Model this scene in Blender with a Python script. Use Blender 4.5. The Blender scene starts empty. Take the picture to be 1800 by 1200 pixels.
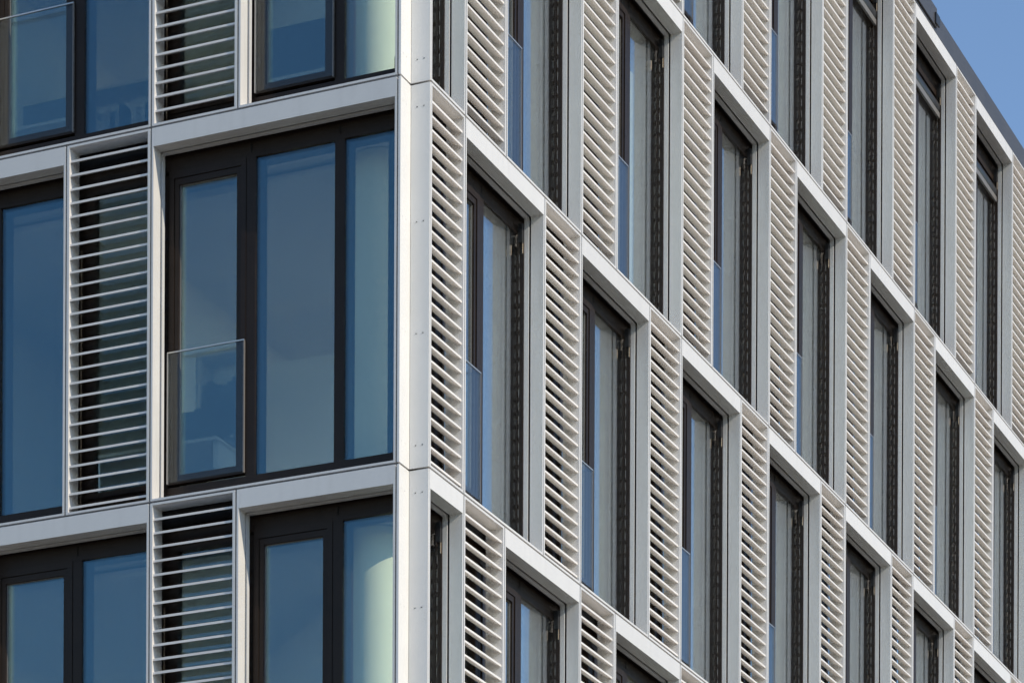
import bpy, math, random
from mathutils import Vector, Matrix
random.seed(4)
S = bpy.context.scene

# ------------------------------------------------------------------ camera
Z0 = 9.23                      # height of the lowest storey joint in view above the street
CAM = Vector((13.1159, -26.9345, -7.5272 + Z0))
yaw, roll = -0.4185, 0.0044
fw = Vector((math.sin(yaw), math.cos(yaw), 0)); rt0 = Vector((math.cos(yaw), -math.sin(yaw), 0)); up0 = Vector((0, 0, 1))
rt = math.cos(roll) * rt0 + math.sin(roll) * up0; up = -math.sin(roll) * rt0 + math.cos(roll) * up0
cd = bpy.data.cameras.new('camera'); cam = bpy.data.objects.new('camera', cd); S.collection.objects.link(cam)
m = Matrix((rt, up, -fw)).transposed().to_4x4(); m.translation = CAM; cam.matrix_world = m
cd.sensor_width = 36; cd.lens = 5999.7 / 1800 * 36; cd.shift_y = (3003.19 - 600) / 1800; cd.clip_start = 0.5; cd.clip_end = 6000
S.camera = cam

# ------------------------------------------------------------------ light
SUN = Vector((1.0, -0.180, 0.60)).normalized()          # direction towards the sun
elev = math.asin(SUN.z); az = math.atan2(SUN.x, SUN.y)
w = bpy.data.worlds.new('World'); S.world = w; w.use_nodes = True
nt = w.node_tree; bg = nt.nodes['Background']
sky = nt.nodes.new('ShaderNodeTexSky'); sky.sky_type = 'NISHITA'; sky.sun_disc = False
sky.sun_elevation = elev; sky.sun_rotation = az; sky.air_density = 1.0; sky.dust_density = 0.15; sky.ozone_density = 3.0
nt.links.new(sky.outputs[0], bg.inputs[0]); bg.inputs[1].default_value = 0.15
sd = bpy.data.lights.new('sun', 'SUN'); sd.energy = 2.8; sd.angle = math.radians(0.53); sd.color = (1.0, 0.875, 0.69)
so = bpy.data.objects.new('sun', sd); S.collection.objects.link(so)
so.rotation_euler = SUN.to_track_quat('Z', 'Y').to_euler(); so.location = (60, -20, 60)
S.view_settings.view_transform = 'Standard'; S.view_settings.look = 'None'; S.view_settings.gamma = 1.0
S.view_settings.exposure = 0.28; S.view_settings.use_curve_mapping = False
S.cycles.max_bounces = 10; S.cycles.diffuse_bounces = 5; S.cycles.glossy_bounces = 5; S.cycles.transparent_max_bounces = 24
S.cycles.use_denoising = True; S.cycles.denoising_input_passes = 'RGB'

# ------------------------------------------------------------------ materials
def mat(name, col, rough=0.5, var=0.06, scale=6.0, spec=0.5, metal=0.0, bump=0.0, stretch=(1, 1, 1), dirt=0.0):
    M = bpy.data.materials.new(name); M.use_nodes = True; n = M.node_tree.nodes; l = M.node_tree.links
    b = n['Principled BSDF']; b.inputs['Roughness'].default_value = rough; b.inputs['Metallic'].default_value = metal
    b.inputs['Specular IOR Level'].default_value = spec
    tc = n.new('ShaderNodeTexCoord'); mp = n.new('ShaderNodeMapping'); mp.inputs['Scale'].default_value = stretch
    l.new(tc.outputs['Object'], mp.inputs['Vector'])
    no = n.new('ShaderNodeTexNoise'); no.inputs['Scale'].default_value = scale; no.inputs['Detail'].default_value = 6
    l.new(mp.outputs[0], no.inputs['Vector'])
    rp = n.new('ShaderNodeValToRGB')
    rp.color_ramp.elements[0].position = 0.3; rp.color_ramp.elements[1].position = 0.7
    rp.color_ramp.elements[0].color = tuple(c * (1 - var) for c in col) + (1,)
    rp.color_ramp.elements[1].color = tuple(min(1, c * (1 + var)) for c in col) + (1,)
    l.new(no.outputs[0], rp.inputs[0])
    out = rp.outputs[0]
    if dirt:
        n2 = n.new('ShaderNodeTexNoise'); n2.inputs['Scale'].default_value = 1.6; n2.inputs['Detail'].default_value = 9; n2.inputs['Roughness'].default_value = 0.7
        m2 = n.new('ShaderNodeMapping'); m2.inputs['Scale'].default_value = (5, 5, 0.6)
        l.new(tc.outputs['Object'], m2.inputs[0]); l.new(m2.outputs[0], n2.inputs['Vector'])
        r2 = n.new('ShaderNodeMapRange'); r2.inputs[1].default_value = 0.5; r2.inputs[2].default_value = 0.75; r2.inputs[4].default_value = dirt
        l.new(n2.outputs[0], r2.inputs[0])
        mx = n.new('ShaderNodeMixRGB'); mx.inputs[2].default_value = (col[0] * .62, col[1] * .6, col[2] * .56, 1)
        l.new(r2.outputs[0], mx.inputs[0]); l.new(out, mx.inputs[1]); out = mx.outputs[0]
    if dirt:
        oi = n.new('ShaderNodeObjectInfo'); rr = n.new('ShaderNodeMapRange'); rr.inputs[3].default_value = 0.955; rr.inputs[4].default_value = 1.03
        l.new(oi.outputs['Random'], rr.inputs[0])
        hv = n.new('ShaderNodeHueSaturation'); l.new(rr.outputs[0], hv.inputs['Value']); l.new(out, hv.inputs['Color']); out = hv.outputs[0]
    l.new(out, b.inputs['Base Color'])
    r3 = n.new('ShaderNodeMapRange'); r3.inputs[3].default_value = max(0.02, rough - .06); r3.inputs[4].default_value = rough + .06
    l.new(no.outputs[0], r3.inputs[0]); l.new(r3.outputs[0], b.inputs['Roughness'])
    if bump:
        bp = n.new('ShaderNodeBump'); bp.inputs['Strength'].default_value = bump; bp.inputs['Distance'].default_value = 0.01
        l.new(no.outputs[0], bp.inputs['Height']); l.new(bp.outputs[0], b.inputs['Normal'])
    return M

def glass(name, tint, refl, f0, power):
    """pane surface: clear, tinted and reflecting more at a grazing angle (symmetric for both faces)"""
    M = bpy.data.materials.new(name); M.use_nodes = True; n = M.node_tree.nodes; l = M.node_tree.links
    n.remove(n['Principled BSDF']); o = n['Material Output']
    tr = n.new('ShaderNodeBsdfTransparent'); tr.inputs[0].default_value = tint + (1,)
    gl = n.new('ShaderNodeBsdfGlossy'); gl.inputs['Color'].default_value = refl + (1,); gl.inputs['Roughness'].default_value = 0.0
    lw = n.new('ShaderNodeLayerWeight'); lw.inputs[0].default_value = 0.5
    pw = n.new('ShaderNodeMath'); pw.operation = 'POWER'; pw.inputs[1].default_value = power
    l.new(lw.outputs['Facing'], pw.inputs[0])
    cm = n.new('ShaderNodeMixRGB'); cm.inputs[1].default_value = refl + (1,); cm.inputs[2].default_value = (0.97, 0.98, 1.0, 1)   # the coating's tint fades at a grazing angle
    cr_ = n.new('ShaderNodeMapRange'); cr_.inputs[1].default_value = 0.25; cr_.inputs[2].default_value = 0.6
    l.new(lw.outputs['Facing'], cr_.inputs[0]); l.new(cr_.outputs[0], cm.inputs[0]); l.new(cm.outputs[0], gl.inputs['Color'])
    mr = n.new('ShaderNodeMapRange'); mr.inputs[3].default_value = f0; mr.inputs[4].default_value = 1.0
    l.new(pw.outputs[0], mr.inputs[0])
    mx = n.new('ShaderNodeMixShader'); l.new(mr.outputs[0], mx.inputs[0]); l.new(tr.outputs[0], mx.inputs[1]); l.new(gl.outputs[0], mx.inputs[2])
    l.new(mx.outputs[0], o.inputs['Surface'])
    return M

M = {}
M['white'] = mat('white_coated_aluminium', (0.67, 0.662, 0.65), 0.42, 0.025, 3.0, 0.45, dirt=0.32)
M['slat'] = mat('white_slat_coating', (0.79, 0.757, 0.725), 0.45, 0.03, 4.0, 0.4, dirt=0.1)
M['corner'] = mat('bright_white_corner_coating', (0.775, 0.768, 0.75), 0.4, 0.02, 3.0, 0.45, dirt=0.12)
M['rear'] = mat('rear_strip_aluminium', (0.60, 0.60, 0.60), 0.4, 0.03, 3.0, 0.45)
M['bead'] = mat('grey_glazing_bead', (0.16, 0.155, 0.15), 0.4, 0.05, 5.0, 0.4)
M['tab'] = mat('grey_plastic_tab', (0.30, 0.29, 0.28), 0.5, 0.05, 5.0, 0.4)
M['bar'] = mat('grey_blind_bar', (0.16, 0.155, 0.15), 0.45, 0.05, 5.0, 0.4)
M['dark'] = mat('dark_bronze_frame', (0.021, 0.0140, 0.0105), 0.42, 0.15, 5.0, 0.22)
M['black'] = mat('black_cavity_membrane', (0.010, 0.010, 0.011), 0.7, 0.2, 4.0, 0.2)
M['coping'] = mat('anthracite_coping', (0.060, 0.062, 0.072), 0.5, 0.1, 3.0, 0.4)
M['glass'] = glass('window_glass', (0.981, 0.998, 0.984), (0.46, 0.80, 1.0), 0.056, 3.1)
M['bal'] = glass('balustrade_glass', (0.965, 0.988, 0.975), (0.9, 0.95, 1.0), 0.03, 4.6)
M['steel'] = mat('brushed_steel', (0.55, 0.53, 0.50), 0.35, 0.06, 12.0, 0.5, metal=0.8)
M['brass'] = mat('sandy_pin_metal', (0.34, 0.27, 0.19), 0.4, 0.08, 9.0, 0.5, metal=0.6)
M['wallin'] = mat('interior_white_plaster', (0.80, 0.79, 0.72), 0.85, 0.03, 2.0, 0.2)
M['ceil'] = mat('interior_ceiling', (0.66, 0.67, 0.66), 0.9, 0.03, 2.0, 0.2)
M['column'] = mat('cream_column_paint', (0.84, 0.85, 0.68), 0.7, 0.03, 2.0, 0.3)
M['floor'] = mat('interior_carpet', (0.34, 0.31, 0.27), 0.8, 0.1, 20.0, 0.1)
M['ground'] = mat('street_paving', (0.19, 0.165, 0.13), 0.9, 0.2, 0.4, 0.2, bump=0.2)
M['plinth'] = mat('grey_stone_plinth', (0.30, 0.29, 0.27), 0.7, 0.12, 2.0, 0.3, bump=0.1)
M['wood'] = mat('pale_desk_laminate', (0.50, 0.47, 0.42), 0.5, 0.06, 5.0, 0.4, stretch=(1, 8, 8))
M['screen'] = mat('black_plastic', (0.02, 0.021, 0.024), 0.4, 0.1, 8.0, 0.5)
M['blue'] = mat('dark_blue_fabric', (0.05, 0.06, 0.10), 0.9, 0.12, 20.0, 0.2)

# ------------------------------------------------------------------ mesh helpers
class MB:
    def __init__(s): s.v = []; s.f = []; s.mi = []; s.mats = []
    def k(s, m):
        if m not in s.mats: s.mats.append(m)
        return s.mats.index(m)
    def box(s, a, b, m='white'):
        x0, y0, z0 = a; x1, y1, z1 = b; n = len(s.v)
        s.v += [(x0, y0, z0), (x1, y0, z0), (x1, y1, z0), (x0, y1, z0), (x0, y0, z1), (x1, y0, z1), (x1, y1, z1), (x0, y1, z1)]
        for f in ((0, 3, 2, 1), (4, 5, 6, 7), (0, 1, 5, 4), (1, 2, 6, 5), (2, 3, 7, 6), (3, 0, 4, 7)):
            s.f.append(tuple(n + i for i in f)); s.mi.append(s.k(m))
        return s
    def prism(s, prof, x0, x1, m):       # profile in (y, z), extruded along x
        n = len(s.v); c = len(prof)
        s.v += [(x0, y, z) for y, z in prof] + [(x1, y, z) for y, z in prof]
        for i in range(c):
            j = (i + 1) % c; s.f.append((n + i, n + j, n + c + j, n + c + i)); s.mi.append(s.k(m))
        s.f.append(tuple(n + i for i in reversed(range(c)))); s.mi.append(s.k(m))
        s.f.append(tuple(n + c + i for i in range(c))); s.mi.append(s.k(m))
        return s
    def cyl(s, c, r, z0, z1, m, seg=10, axis='z'):
        n = len(s.v)
        for z in (z0, z1):
            for i in range(seg):
                a = 2 * math.pi * i / seg
                p = (c[0] + r * math.cos(a), c[1] + r * math.sin(a), z)
                if axis == 'x': p = (z, c[0] + r * math.cos(a), c[1] + r * math.sin(a))
                if axis == 'y': p = (c[0] + r * math.cos(a), z, c[1] + r * math.sin(a))
                s.v.append(p)
        for i in range(seg):
            j = (i + 1) % seg; s.f.append((n + i, n + j, n + seg + j, n + seg + i)); s.mi.append(s.k(m))
        n2 = len(s.v); s.v += s.v[n:n + 2 * seg]
        s.f.append(tuple(n2 + i for i in reversed(range(seg)))); s.mi.append(s.k(m))
        s.f.append(tuple(n2 + seg + i for i in range(seg))); s.mi.append(s.k(m))
        return s
    def ring(s, u0, u1, z0, z1, t0, t1, wl, wr, wb, wt, m):
        s.box((u0, t0, z1 - wt), (u1, t1, z1), m)
        s.box((u0, t0, z0), (u1, t1, z0 + wb), m)
        s.box((u0, t0, z0 + wb), (u0 + wl, t1, z1 - wt), m)
        s.box((u1 - wr, t0, z0 + wb), (u1, t1, z1 - wt), m)
        return s
    def mesh(s, name, smooth=False):
        me = bpy.data.meshes.new(name); me.from_pydata(s.v, [], s.f)
        for mm in s.mats: me.materials.append(M[mm])
        me.polygons.foreach_set('material_index', s.mi)
        if smooth:
            for p in me.polygons: p.use_smooth = len(p.vertices) == 4
        me.update(); return me
def link(name, data, parent=None, loc=None, rz=None):
    o = bpy.data.objects.new(name, data); S.collection.objects.link(o); o.parent = parent
    if loc: o.location = loc
    if rz: o.rotation_euler = (0, 0, rz)
    return o
def tag(o, label, cat, group=None):
    o['label'] = label; o['category'] = cat
    if group: o['group'] = group
    return o

# ------------------------------------------------------------------ measures (metres; u along the facade, t inwards, z up)
L, P = 0.90, 2.694
CX, CY = 0.194, 0.203           # size of the notch at the corner
YB = 0.036                      # origin of the right facade's grid
LX = [-1.6257, -2.5165, -3.4084]
J = [-3.4, 0.0, 3.4, 6.8, 10.148, 14.01]     # joints of the storeys (relative to Z0)
KIND = ['A', 'B', 'A', 'B', 'A']
G = 0.009                       # half of an open joint
TILT, CH, TH, PITCH = math.radians(23), 0.122, 0.024, 0.127

# ------------------------------------------------------------------ the ground
gm = MB().box((-900, -900, -0.3), (900, 900, 0.0), 'ground')
g = link('ground', gm.mesh('ground')); g['kind'] = 'structure'

# ------------------------------------------------------------------ the building
B = link('office_building', None); B.location = (0, 0, 0)
tag(B, 'office block with staggered white louvre panels and tall dark framed windows', 'building')

# ---- meshes of the facade modules, cached by size
cache = {}
def cached(key, fn):
    if key not in cache: cache[key] = fn()
    return cache[key]

def slat_profile(z):
    c, s_ = math.cos(TILT), math.sin(TILT)
    pts = [(0.004, -TH * .55), (CH, -TH * .35), (CH, TH * .1), (0.010, TH * .30)]
    body = [(0.016 + a * c - b * s_, z + a * s_ + b * c) for a, b in pts]
    return [(0.016, z + TH * .30), (0.016, z - TH * .50)] + body      # upright nose, sloping blade
def slat_mesh(wd):
    return cached(('slat', round(wd, 3)), lambda: MB().prism(slat_profile(0), 0.031, wd - 0.031, 'slat').mesh('slat'))
def slat_heights(h):
    n = int((h - 0.20) / PITCH) + 1; top = h - 0.150
    return [top - i * PITCH for i in range(n) if top - i * PITCH > 0.03]

def louvre_meshes(wd, h, cut=0.0):
    def f():
        m = MB().ring(G, wd - G, G, h - G, 0, 0.175, 0.024, 0.024, 0.020, 0.020, 'white')
        fr = MB()
        fr.ring(cut, wd, 0.012, h - 0.012, 0.262, 0.46, 0.06, 0.06, 0.20, 0.30, 'dark')
        fr.ring(cut + 0.062, wd - 0.062, 0.214, h - 0.314, 0.245, 0.33, 0.095, 0.05, 0.05, 0.07, 'dark')
        pn = MB().box((cut + 0.155, 0.285, 0.262), (wd - 0.11, 0.291, h - 0.382), 'glass')
        pi = MB().box((cut + 0.155, 0.307, 0.262), (wd - 0.11, 0.313, h - 0.382), 'glass')
        return m.mesh('louvre_panel'), fr.mesh('frame'), pn.mesh('pane'), pi.mesh('inner_pane')
    return cached(('louvre', round(wd, 3), h, cut), f)

def window_meshes(wd, h, panes, top, butt=False):
    """panes: list of (u0, u1, kind) with kind 'c' casement or 'f' fixed; top = roof storey with a blind box"""
    def f():
        d = {}
        m = MB()
        fas = 0.177
        m.ring(G, wd - G, G, h - G, 0, 0.13, 0.018, 0.018, 0.020, fas - G, 'white')
        m.ring(G + .004, wd - G - .004, G + .002, h - G - .02, 0.131, 0.149, 0.006, 0.006, 0.008, fas - .035, 'black')
        m.ring(G, wd - G, G, h - G - .02, 0.15, 0.196, 0.026, 0.026, 0.022, fas - .02, 'rear')
        d['window'] = m.mesh('window')
        zb, zt = 0.20, h - 0.33
        if top: zb, zt = 0.36, h - 0.70
        fr = MB()
        e = 0.1 if len(panes) == 1 else 0.0
        fr.box((e, 0.247, 0.012), (wd, 0.47, zb), 'dark')
        fr.box((e, 0.252, zt + .02 if not top else h - .40), (wd, 0.47, h - 0.012), 'dark')
        if not e: fr.box((0.0, 0.258, zb), (0.045, 0.47, h - .34), 'dark')
        if not butt: fr.box((wd - 0.045, 0.258, zb), (wd, 0.47, h - .34), 'dark')
        else: fr.box((wd - 0.15, 0.240, zb), (wd - .11, 0.262, zb + .10), 'dark')
        fr.box((0.045 + e, 0.2485, zt), (wd - (0.0 if butt else 0.045), 0.46, zt + (.019 if not top else .04)), 'dark')
        for i in range(len(panes) - 1):
            c = panes[i][1]
            fr.box((c - 0.05, 0.250, zb), (c + 0.045, 0.47, zt), 'dark')
            fr.box((c - 0.004, 0.246, zt + .05), (c + 0.004, 0.2515, h - .2), 'black')
        d['frame'] = fr.mesh('frame')
        if top:
            bl = MB(); bl.cyl((0.31, h - 0.55), 0.105, 0.05, wd - 0.05, 'screen', 20, 'x')
            d['blind_roll'] = bl.mesh('blind_roll', True)
            d['blind_bar'] = MB().box((0.05, 0.21, h - 0.69), (wd - 0.05, 0.24, h - 0.62), 'bar').mesh('blind_bar')
        d['panes'] = []
        for i, (a, b, k) in enumerate(panes):
            u0 = a + 0.045 + e * .6; u1 = b - (0.05 if i < len(panes) - 1 else (0.045 if not butt else 0.10))
            if k == 'f':
                d['panes'].append([MB().box((u0 - .008, t, zb - .008), (u1 + .008, t + .006, zt + .008), 'glass').mesh(nm) for nm, t in (('pane', .268), ('inner_pane', .291))])
            else:
                sh = MB(); z0, z1 = zb + 0.03, zt + 0.018
                if top: z1 = zt - .002
                u1 += .003
                sh.ring(u0 + .006, u1 - .006, z0, z1 - .006, 0.244, 0.31, 0.052, 0.052, 0.045, 0.065, 'dark')
                sh.ring(u0 + .062, u1 - .062, z0 + .049, z1 - .075, 0.254, 0.31, 0.042, 0.042, 0.032, 0.055, 'dark')
                sh.ring(u0 + .104, u1 - .104, z0 + .081, z1 - .13, 0.276, 0.31, 0.008, 0.008, 0.006, 0.006, 'bead')
                d['sash'] = sh.mesh('sash')
                d['panes'].append([MB().box((u0 + .106, t, z0 + .083), (u1 - .106, t + .006, z1 - .132), 'glass').mesh(nm) for nm, t in (('pane', .282), ('inner_pane', .301))])
                d['balustrade'] = MB().box((u0 + .016, 0.223, zb + .045), (u1 - .016, 0.233, 1.42), 'bal').mesh('balustrade')
                rl = MB()
                rl.box((u0 + .006, 0.220, 1.42), (u1 - .006, 0.236, 1.432), 'steel')
                rl.box((u0 + .004, 0.221, zb + .03), (u0 + .014, 0.2435, 1.42), 'steel'); rl.box((u1 - .016, 0.221, zb + .03), (u1 - .006, 0.2435, 1.42), 'bead')
                d['balustrade_rail'] = rl.mesh('balustrade_rail')
        def guide(u):
            gd = MB().box((u - .026, 0.20, h - 0.42), (u + .014, 0.243, h - 0.24), 'screen')
            gd.box((u + .004, 0.199, 0.032), (wd - .001, 0.238, h - 0.425), 'dark')
            gd.cyl((u, 0.206), 0.006, h - 0.52, h - 0.415, 'brass', 8)
            gd.cyl((u, 0.206), 0.006, 0.03, 0.10, 'brass', 8)
            return gd.mesh('blind_guide')
        def tabs(u):
            tb = MB(); z = 0.25
            while z < h - .5:
                tb.prism([(0.2385, z), (0.247, z + .012), (0.247, z + .082), (0.2385, z + .094)], u + .010, wd - .010, 'tab'); z += PITCH
            return tb.mesh('guide_tabs')
        d['guides'] = [] if butt else [guide(wd - .052)]
        d['tabs'] = [] if butt else [tabs(wd - .052)]
        return d
    return cached(('win', round(wd, 3), h, tuple((round(a, 3), round(b, 3), k) for a, b, k in panes), top, butt), f)

NEAR = set()       # louvre panels whose slats are single objects
rest = MB()        # all other slats
def place(side, a, b):
    """location and turn of a module spanning a..b along a facade, as seen from outside left to right"""
    if side == 'L': return (a, 0.0), 0.0
    return (CX, a), math.pi / 2

def louvre(side, a, b, fl, single):
    (x, y), rz = place(side, a, b); h = J[fl + 1] - J[fl]; wd = b - a
    m, fr, pn, pi = louvre_meshes(wd, h, 0.1 if side == 'R' and a < CY + .1 else 0.0)
    o = link('louvre_panel', m, B, (x, y, Z0 + J[fl]), rz)
    link('frame', fr, o); link('pane', pn, o); link('inner_pane', pi, o)
    gd = cached(('rod', h), lambda: MB().cyl((0.048, 0.196), 0.006, 0.04, h - .9, 'brass', 6).cyl((0.048, 0.196), 0.010, 0.03, 0.10, 'brass', 8).mesh('blind_guide'))
    if side == 'L': link('blind_guide', gd, o)
    if single:
        sm = slat_mesh(wd)
        for z in slat_heights(h):
            s_ = link('slat', sm, o, (0, 0, z + random.gauss(0, .0012)))
            s_.rotation_euler = (random.gauss(0, .004), random.gauss(0, .0006), 0)
    else:
        for z in slat_heights(h):
            n0 = len(rest.v); rest.prism(slat_profile(z), 0.031, wd - 0.031, 'slat')
            for i in range(n0, len(rest.v)):
                u, t, zz = rest.v[i]
                rest.v[i] = (x + u, y + t, Z0 + J[fl] + zz) if side == 'L' else (x - t, y + u, Z0 + J[fl] + zz)
    return o

def window(side, a, b, fl, panes, butt=False):
    (x, y), rz = place(side, a, b); h = J[fl + 1] - J[fl]; top = fl == len(KIND) - 1
    d = window_meshes(b - a, h, panes, top, butt)
    o = link('window', d['window'], B, (x, y, Z0 + J[fl]), rz)
    for k in ('frame', 'sash', 'balustrade', 'balustrade_rail', 'blind_roll', 'blind_bar'):
        if k in d: link(k, d[k], o)
    for pr in d['panes']:
        e1, e2 = random.gauss(0, .0006), random.gauss(0, .0012)                # no two panes are quite parallel
        for p in pr: link(p.name.split('.')[0], p, o).rotation_euler = (e1, 0, e2 + random.gauss(0, .0004))
    for p in d['guides']: link('blind_guide', p, o)
    for p in d['tabs']: link('guide_tabs', p, o)['kind'] = 'stuff'
    return o

W2 = [(0, 0.9, 'c'), (0.9, P - L, 'f')]
# right facade
NK = 13
single_right = {(2, 0), (2, 1), (2, 2), (3, 0), (3, 1), (3, 2), (1, 0), (1, 1)}
for fl, kd in enumerate(KIND):
    for k in range(NK):
        y0 = YB + k * P
        if kd == 'A':
            louvre('R', max(y0, CY + 0.002), y0 + L, fl, (fl, k) in single_right)
            window('R', y0 + L, y0 + P, fl, W2)
        else:
            if k == 0: window('R', CY + 0.002, y0 + L, fl, [(0, y0 + L - CY - .002, 'f')])
            else: window('R', y0 - P + 2 * L, y0 + L, fl, W2)
            louvre('R', y0 + L, y0 + 2 * L, fl, (fl, k) in single_right)
YEND = YB + (NK - 1) * P + 2 * L
# left facade
XE = -0.030
for fl, kd in enumerate(KIND):
    if kd == 'A':
        a = LX[1]; wd = XE - a
        window('L', a, XE, fl, [(0, .9, 'c'), (.9, 1.795, 'f'), (1.795, wd, 'f')], True)
        x = LX[2]
        louvre('L', LX[2], LX[1], fl, fl == 2)
    else:
        a = LX[0]; wd = XE - a
        window('L', a, XE, fl, [(0, .9, 'c'), (.9, wd, 'f')], True)
        louvre('L', LX[1], LX[0], fl, fl in (1, 3))
        x = LX[1]
    for q in range(2):
        window('L', x - 1.835, x, fl, [(0, 0.93, 'c'), (0.93, 1.835, 'f')]); x -= 1.835
        louvre('L', x - L, x, fl, False); x -= L
    XEND = x
so_ = link('slats', rest.mesh('slats'), B); so_['kind'] = 'stuff'

# ---- corner cladding, one cassette a storey
for fl in range(len(KIND)):
    z0, z1 = J[fl] + G, J[fl + 1] - G
    c = MB()
    c.box((-0.0225, 0.0, z0), (-0.0005, CY + .02, z1), 'corner')                 # narrow front, deep return facing the sun
    c.box((0.0035, CY, z0), (CX - 0.006, CY + 0.02, z1), 'corner')
    o = link('corner_panel', c.mesh('corner_panel'), B, (0, 0, Z0))
    r = MB()
    h = z1 - z0
    for zz in (z0 + .20, z0 + .20 + (h - .4) * .33, z0 + .2 + (h - .4) * .66, z1 - .2):
        for xx, dz in ((0.062, 0), (0.128, 0.0)): r.cyl((xx, zz + dz), 0.0055, CY - 0.003, CY + .001, 'black', 8, 'y')
        for yy in (0.045, 0.115): r.cyl((yy, zz), 0.0045, -0.001, 0.002, 'rear', 8, 'x')
    ro = link('rivets', r.mesh('rivets'), o); ro['kind'] = 'stuff'
    k = MB().box((-.019, CY + .021, z0 - .02), (.05, CY + .06, z1 + .02), 'black').box((-.0295, .03, z0 - .02), (-.0235, CY + .1, z1 + .02), 'black')
    link('joint_seal', k.mesh('joint_seal'), o)

# ---- dark slab edges behind the joints
for fl, z in enumerate(J):
    hb = 0.17 if fl < len(J) - 1 else 0.0
    sl = MB().box((XEND - .2, 0.205, z - .165), (-0.05, 0.235, z + .0), 'black').box((XEND - .2, 0.236, z - .01), (-0.25, .5, z + .011), 'black')
    sl.box((-.041, .236, z - .165), (-.012, YEND + .2, z), 'black').box((-.3, .25, z - .01), (-.042, YEND + .2, z + .011), 'black')
    link('slab_edge', sl.mesh('slab_edge'), B, (0, 0, Z0))

# ---- inside: floors, ceilings, core, columns
for fl in range(len(KIND)):
    z = J[fl]; zt = J[fl + 1]
    s1 = MB().box((XEND - .2, 0.48, z - .24), (-.29, YEND + .2, z + .12), 'floor')
    link('floor_slab', s1.mesh('floor_slab'), B, (0, 0, Z0))
    s2 = MB().box((XEND - .2, 0.72, zt - .37), (-.53, YEND + .2, zt - .30), 'ceil').box((XEND - .2, .49, zt - .26), (-.30, YEND + .2, zt - .245), 'ceil')
    link('ceiling', s2.mesh('ceiling'), B, (0, 0, Z0))
    wl = MB()
    zc, zf = zt - .371, z + .121
    wl.box((XEND - .2, 5.6, zf), (-3.5, 5.7, zc), 'wallin')                    # core wall behind the left rooms
    wl.box((-5.4, 6.2, zf), (-5.3, YEND, zc), 'wallin')                        # core wall behind the right rooms
    link('core_wall', wl.mesh('core_wall'), B, (0, 0, Z0))
    pw = MB()
    if KIND[fl] == 'A':
        pw.box((-3.55, 2.0, zf), (-3.42, 5.59, zc), 'wallin'); pw.box((-3.41, 3.3, zf), (-1.2, 3.4, zc - .5), 'wallin')
        pw.box((-5.75, 0.5, zf), (-5.62, 5.59, zc), 'wallin')
    else:
        pw.box((-5.65, 0.5, zf), (-5.53, 5.59, zc), 'wallin')
        n0 = len(pw.v); pw.box((0, 0, zf), (3.0, .1, zc), 'wallin')
        ca, sa = math.cos(-.74), math.sin(-.74)
        for i in range(n0, len(pw.v)):
            u, t, zz = pw.v[i]; pw.v[i] = (-3.52 + u * ca - t * sa, 3.75 + u * sa + t * ca, zz)
    link('partition', pw.mesh('partition'), B, (0, 0, Z0))
    for (cx, cy) in [(-.62, .9)] + [(-.62, .9 + q * P * 2) for q in range(1, 7)] + [(-.62 - q * P * 2, .9) for q in range(1, 2)]:
        co = MB().cyl((cx, cy), 0.27, zf, zc + .1, 'column', 64)
        link('column', co.mesh('column', True), B, (0, 0, Z0))

# ---- roof edge
zr = J[-1]
rf = MB().box((XEND - .2, 0.02, zr + .012), (CX - .02, YEND + .2, zr + .10), 'coping')
rf.box((XEND - .2, .03, zr + .101), (CX - .03, YEND + .2, zr + .20), 'coping')
link('roof', rf.mesh('roof'), B, (0, 0, Z0))
YS = 15.25
c1 = MB().box((CX - .4, CY, zr + .004), (CX - .004, YEND + .2, zr + .27), 'coping')
link('coping', c1.mesh('coping'), B, (0, 0, Z0))
c2 = MB().box((CX - .003, CY, zr + .045), (CX + .022, YS, zr + .285), 'coping').box((CX - .3, CY, zr + .271), (CX - .0035, YS, zr + .284), 'coping')
c2.box((XEND, -.02, zr + .03), (0, .3, zr + .27), 'coping')
link('coping', c2.mesh('coping'), B, (0, 0, Z0))
br = MB().box((CX + .0225, YS - .10, zr + .07), (CX + .045, YS + .06, zr + .20), 'screen')
link('coping_bracket', br.mesh('coping_bracket'), B, (0, 0, Z0))
# ---- storeys below the view
pl = MB().box((XEND - .2, 0.05, 0.0), (CX - .06, YEND + .2, Z0 + J[0] - .02), 'plinth')
link('plinth', pl.mesh('plinth'), B)
ew = MB().box((XEND - .4, .3, 0), (XEND - .21, YEND + .2, Z0 + zr), 'plinth').box((XEND - .2, YEND + .21, 0), (CX - .1, YEND + .4, Z0 + zr), 'plinth')
link('end_wall', ew.mesh('end_wall'), B)

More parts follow.
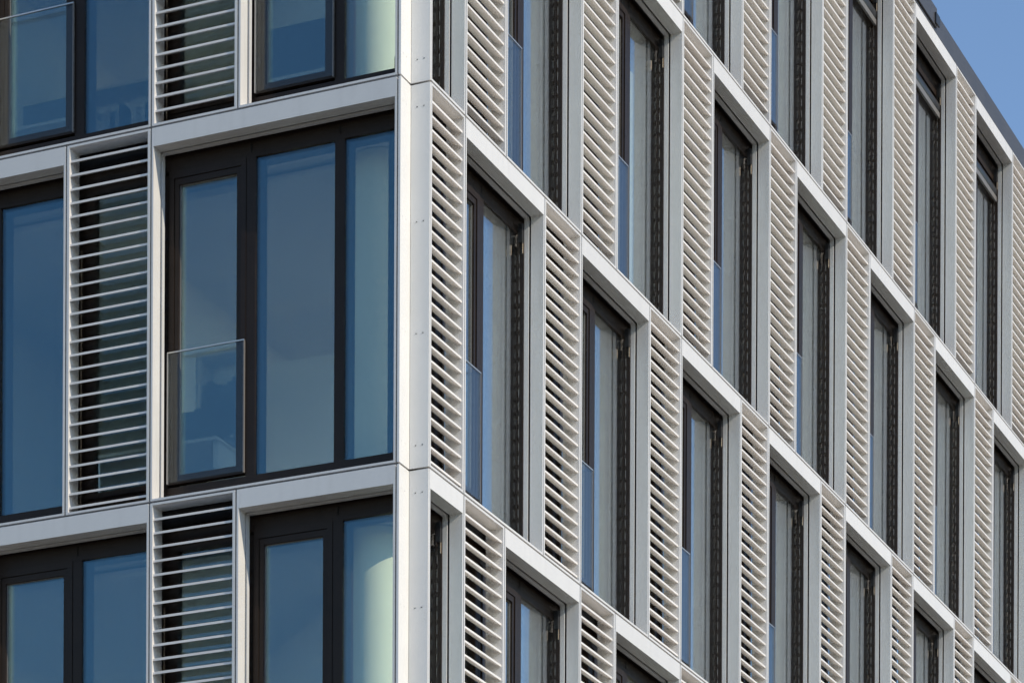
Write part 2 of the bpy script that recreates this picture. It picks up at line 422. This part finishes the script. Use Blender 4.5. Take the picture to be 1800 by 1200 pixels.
# ------------------------------------------------------------------ things in the rooms
def desk(x0, x1, y0, y1, zf, label):
    t = link('desk', None); t.location = ((x0 + x1) / 2, y0, Z0 + zf); hw = (x1 - x0) / 2; d = y1 - y0
    link('desk_top', MB().box((-hw, 0, .76), (hw, d, .79), 'wood').mesh('desk_top'), t)
    link('modesty_panel', MB().box((-hw + .06, d - .05, .3), (hw - .06, d - .03, .759), 'wood').mesh('modesty_panel'), t)
    lg = MB().box((-.025, .05, 0), (.025, d - .06, .759), 'steel').mesh('leg')
    for u in (-hw + .04, hw - .04): link('leg', lg, t, (u, 0, 0))
    tag(t, label, 'desk', 'desks behind the windows')
def monitor(x, y, z, rz, tilt, label):
    t = link('monitor', None); t.location = (x, y, Z0 + z); t.rotation_euler = (0, 0, rz)
    link('foot', MB().box((-.1, -.08, 0), (.1, .08, .012), 'screen').mesh('foot'), t)
    link('stand', MB().box((-.02, -.01, .012), (.02, .01, .22), 'screen').mesh('stand'), t)
    s_ = link('screen', MB().box((-.26, -.035, -.03), (.26, -.012, .29), 'screen').mesh('screen'), t, (0, 0, .1)); s_.rotation_euler = (tilt, 0, 0)
    tag(t, label, 'monitor', 'monitors on the desks')
def cabinet(x, y, zf, wd, dp, h, label):
    t = link('cabinet', None); t.location = (x, y, Z0 + zf)
    link('body', MB().box((0, 0, .05), (wd, dp, h), 'blue').mesh('body'), t)
    link('base', MB().box((.02, .02, 0), (wd - .02, dp - .02, .049), 'screen').mesh('base'), t)
    for q in range(2): link('door', MB().box((.01 + q * wd / 2, -.018, .07), (wd / 2 - .01 + q * wd / 2, -.001, h - .02), 'blue').mesh('door'), t)
    tag(t, label, 'cabinet')
zA, zB, zC = J[2] + .12, J[3] + .12, J[1] + .12
desk(-3.7, -2.35, .95, 1.7, zA, 'pale desk behind the glass balustrade of the wide corner window')
monitor(-2.88, 1.25, zA + .79, .15, -.1, 'wide dark monitor on the desk in the wide corner window')
monitor(-2.42, 1.2, zA + .79, -.3, .35, 'tilted dark monitor beside the wide one in the corner window')
desk(-2.2, -1.0, 1.3, 2.0, zB, 'pale desk behind the casement of the topmost corner window')
cabinet(-2.45, 1.75, zB, .8, .4, 1.5, 'dark blue cabinet behind the topmost corner window casement')
desk(-5.2, -3.9, 1.2, 1.9, zB, 'pale desk in the top left window beside the louvre')
monitor(-4.6, 1.6, zB + .79, 0, 0, 'dark monitor on the desk in the top left window')

def bookshelf(x, y, zf, wd, dp, h, label):
    t = link('bookshelf', None); t.location = (x, y, Z0 + zf)
    link('back', MB().box((.02, dp - .015, .05), (wd - .02, dp - .001, h - .03), 'wallin').mesh('back'), t)
    for u in (0, wd - .02): link('side', MB().box((u, 0, 0), (u + .02, dp, h), 'wood').mesh('side'), t)
    for q in range(5): link('shelf', MB().box((.021, 0, .05 + q * (h - .08) / 4), (wd - .021, dp - .016, .08 + q * (h - .08) / 4), 'wood').mesh('shelf'), t)
    for q in range(1, 4):
        bk = MB(); u = .05
        while u < wd * (.45 + .15 * q):
            b = random.uniform(.03, .07); hh = random.uniform(.2, .32)
            bk.box((u, .03, .081 + q * (h - .08) / 4), (u + b - .003, dp - .05, .081 + q * (h - .08) / 4 + hh), random.choice(('blue', 'screen', 'wood', 'plinth'))); u += b
        link('binders', bk.mesh('binders'), t)['kind'] = 'stuff'
    tag(t, label, 'bookshelf')
bookshelf(-3.40, 2.45, zA, .55, .32, 2.25, 'pale bookshelf with binders behind the desk of the wide corner window')
bookshelf(-5.3, 3.2, zB, 1.3, .32, 2.1, 'pale bookshelf with binders behind the top left window')
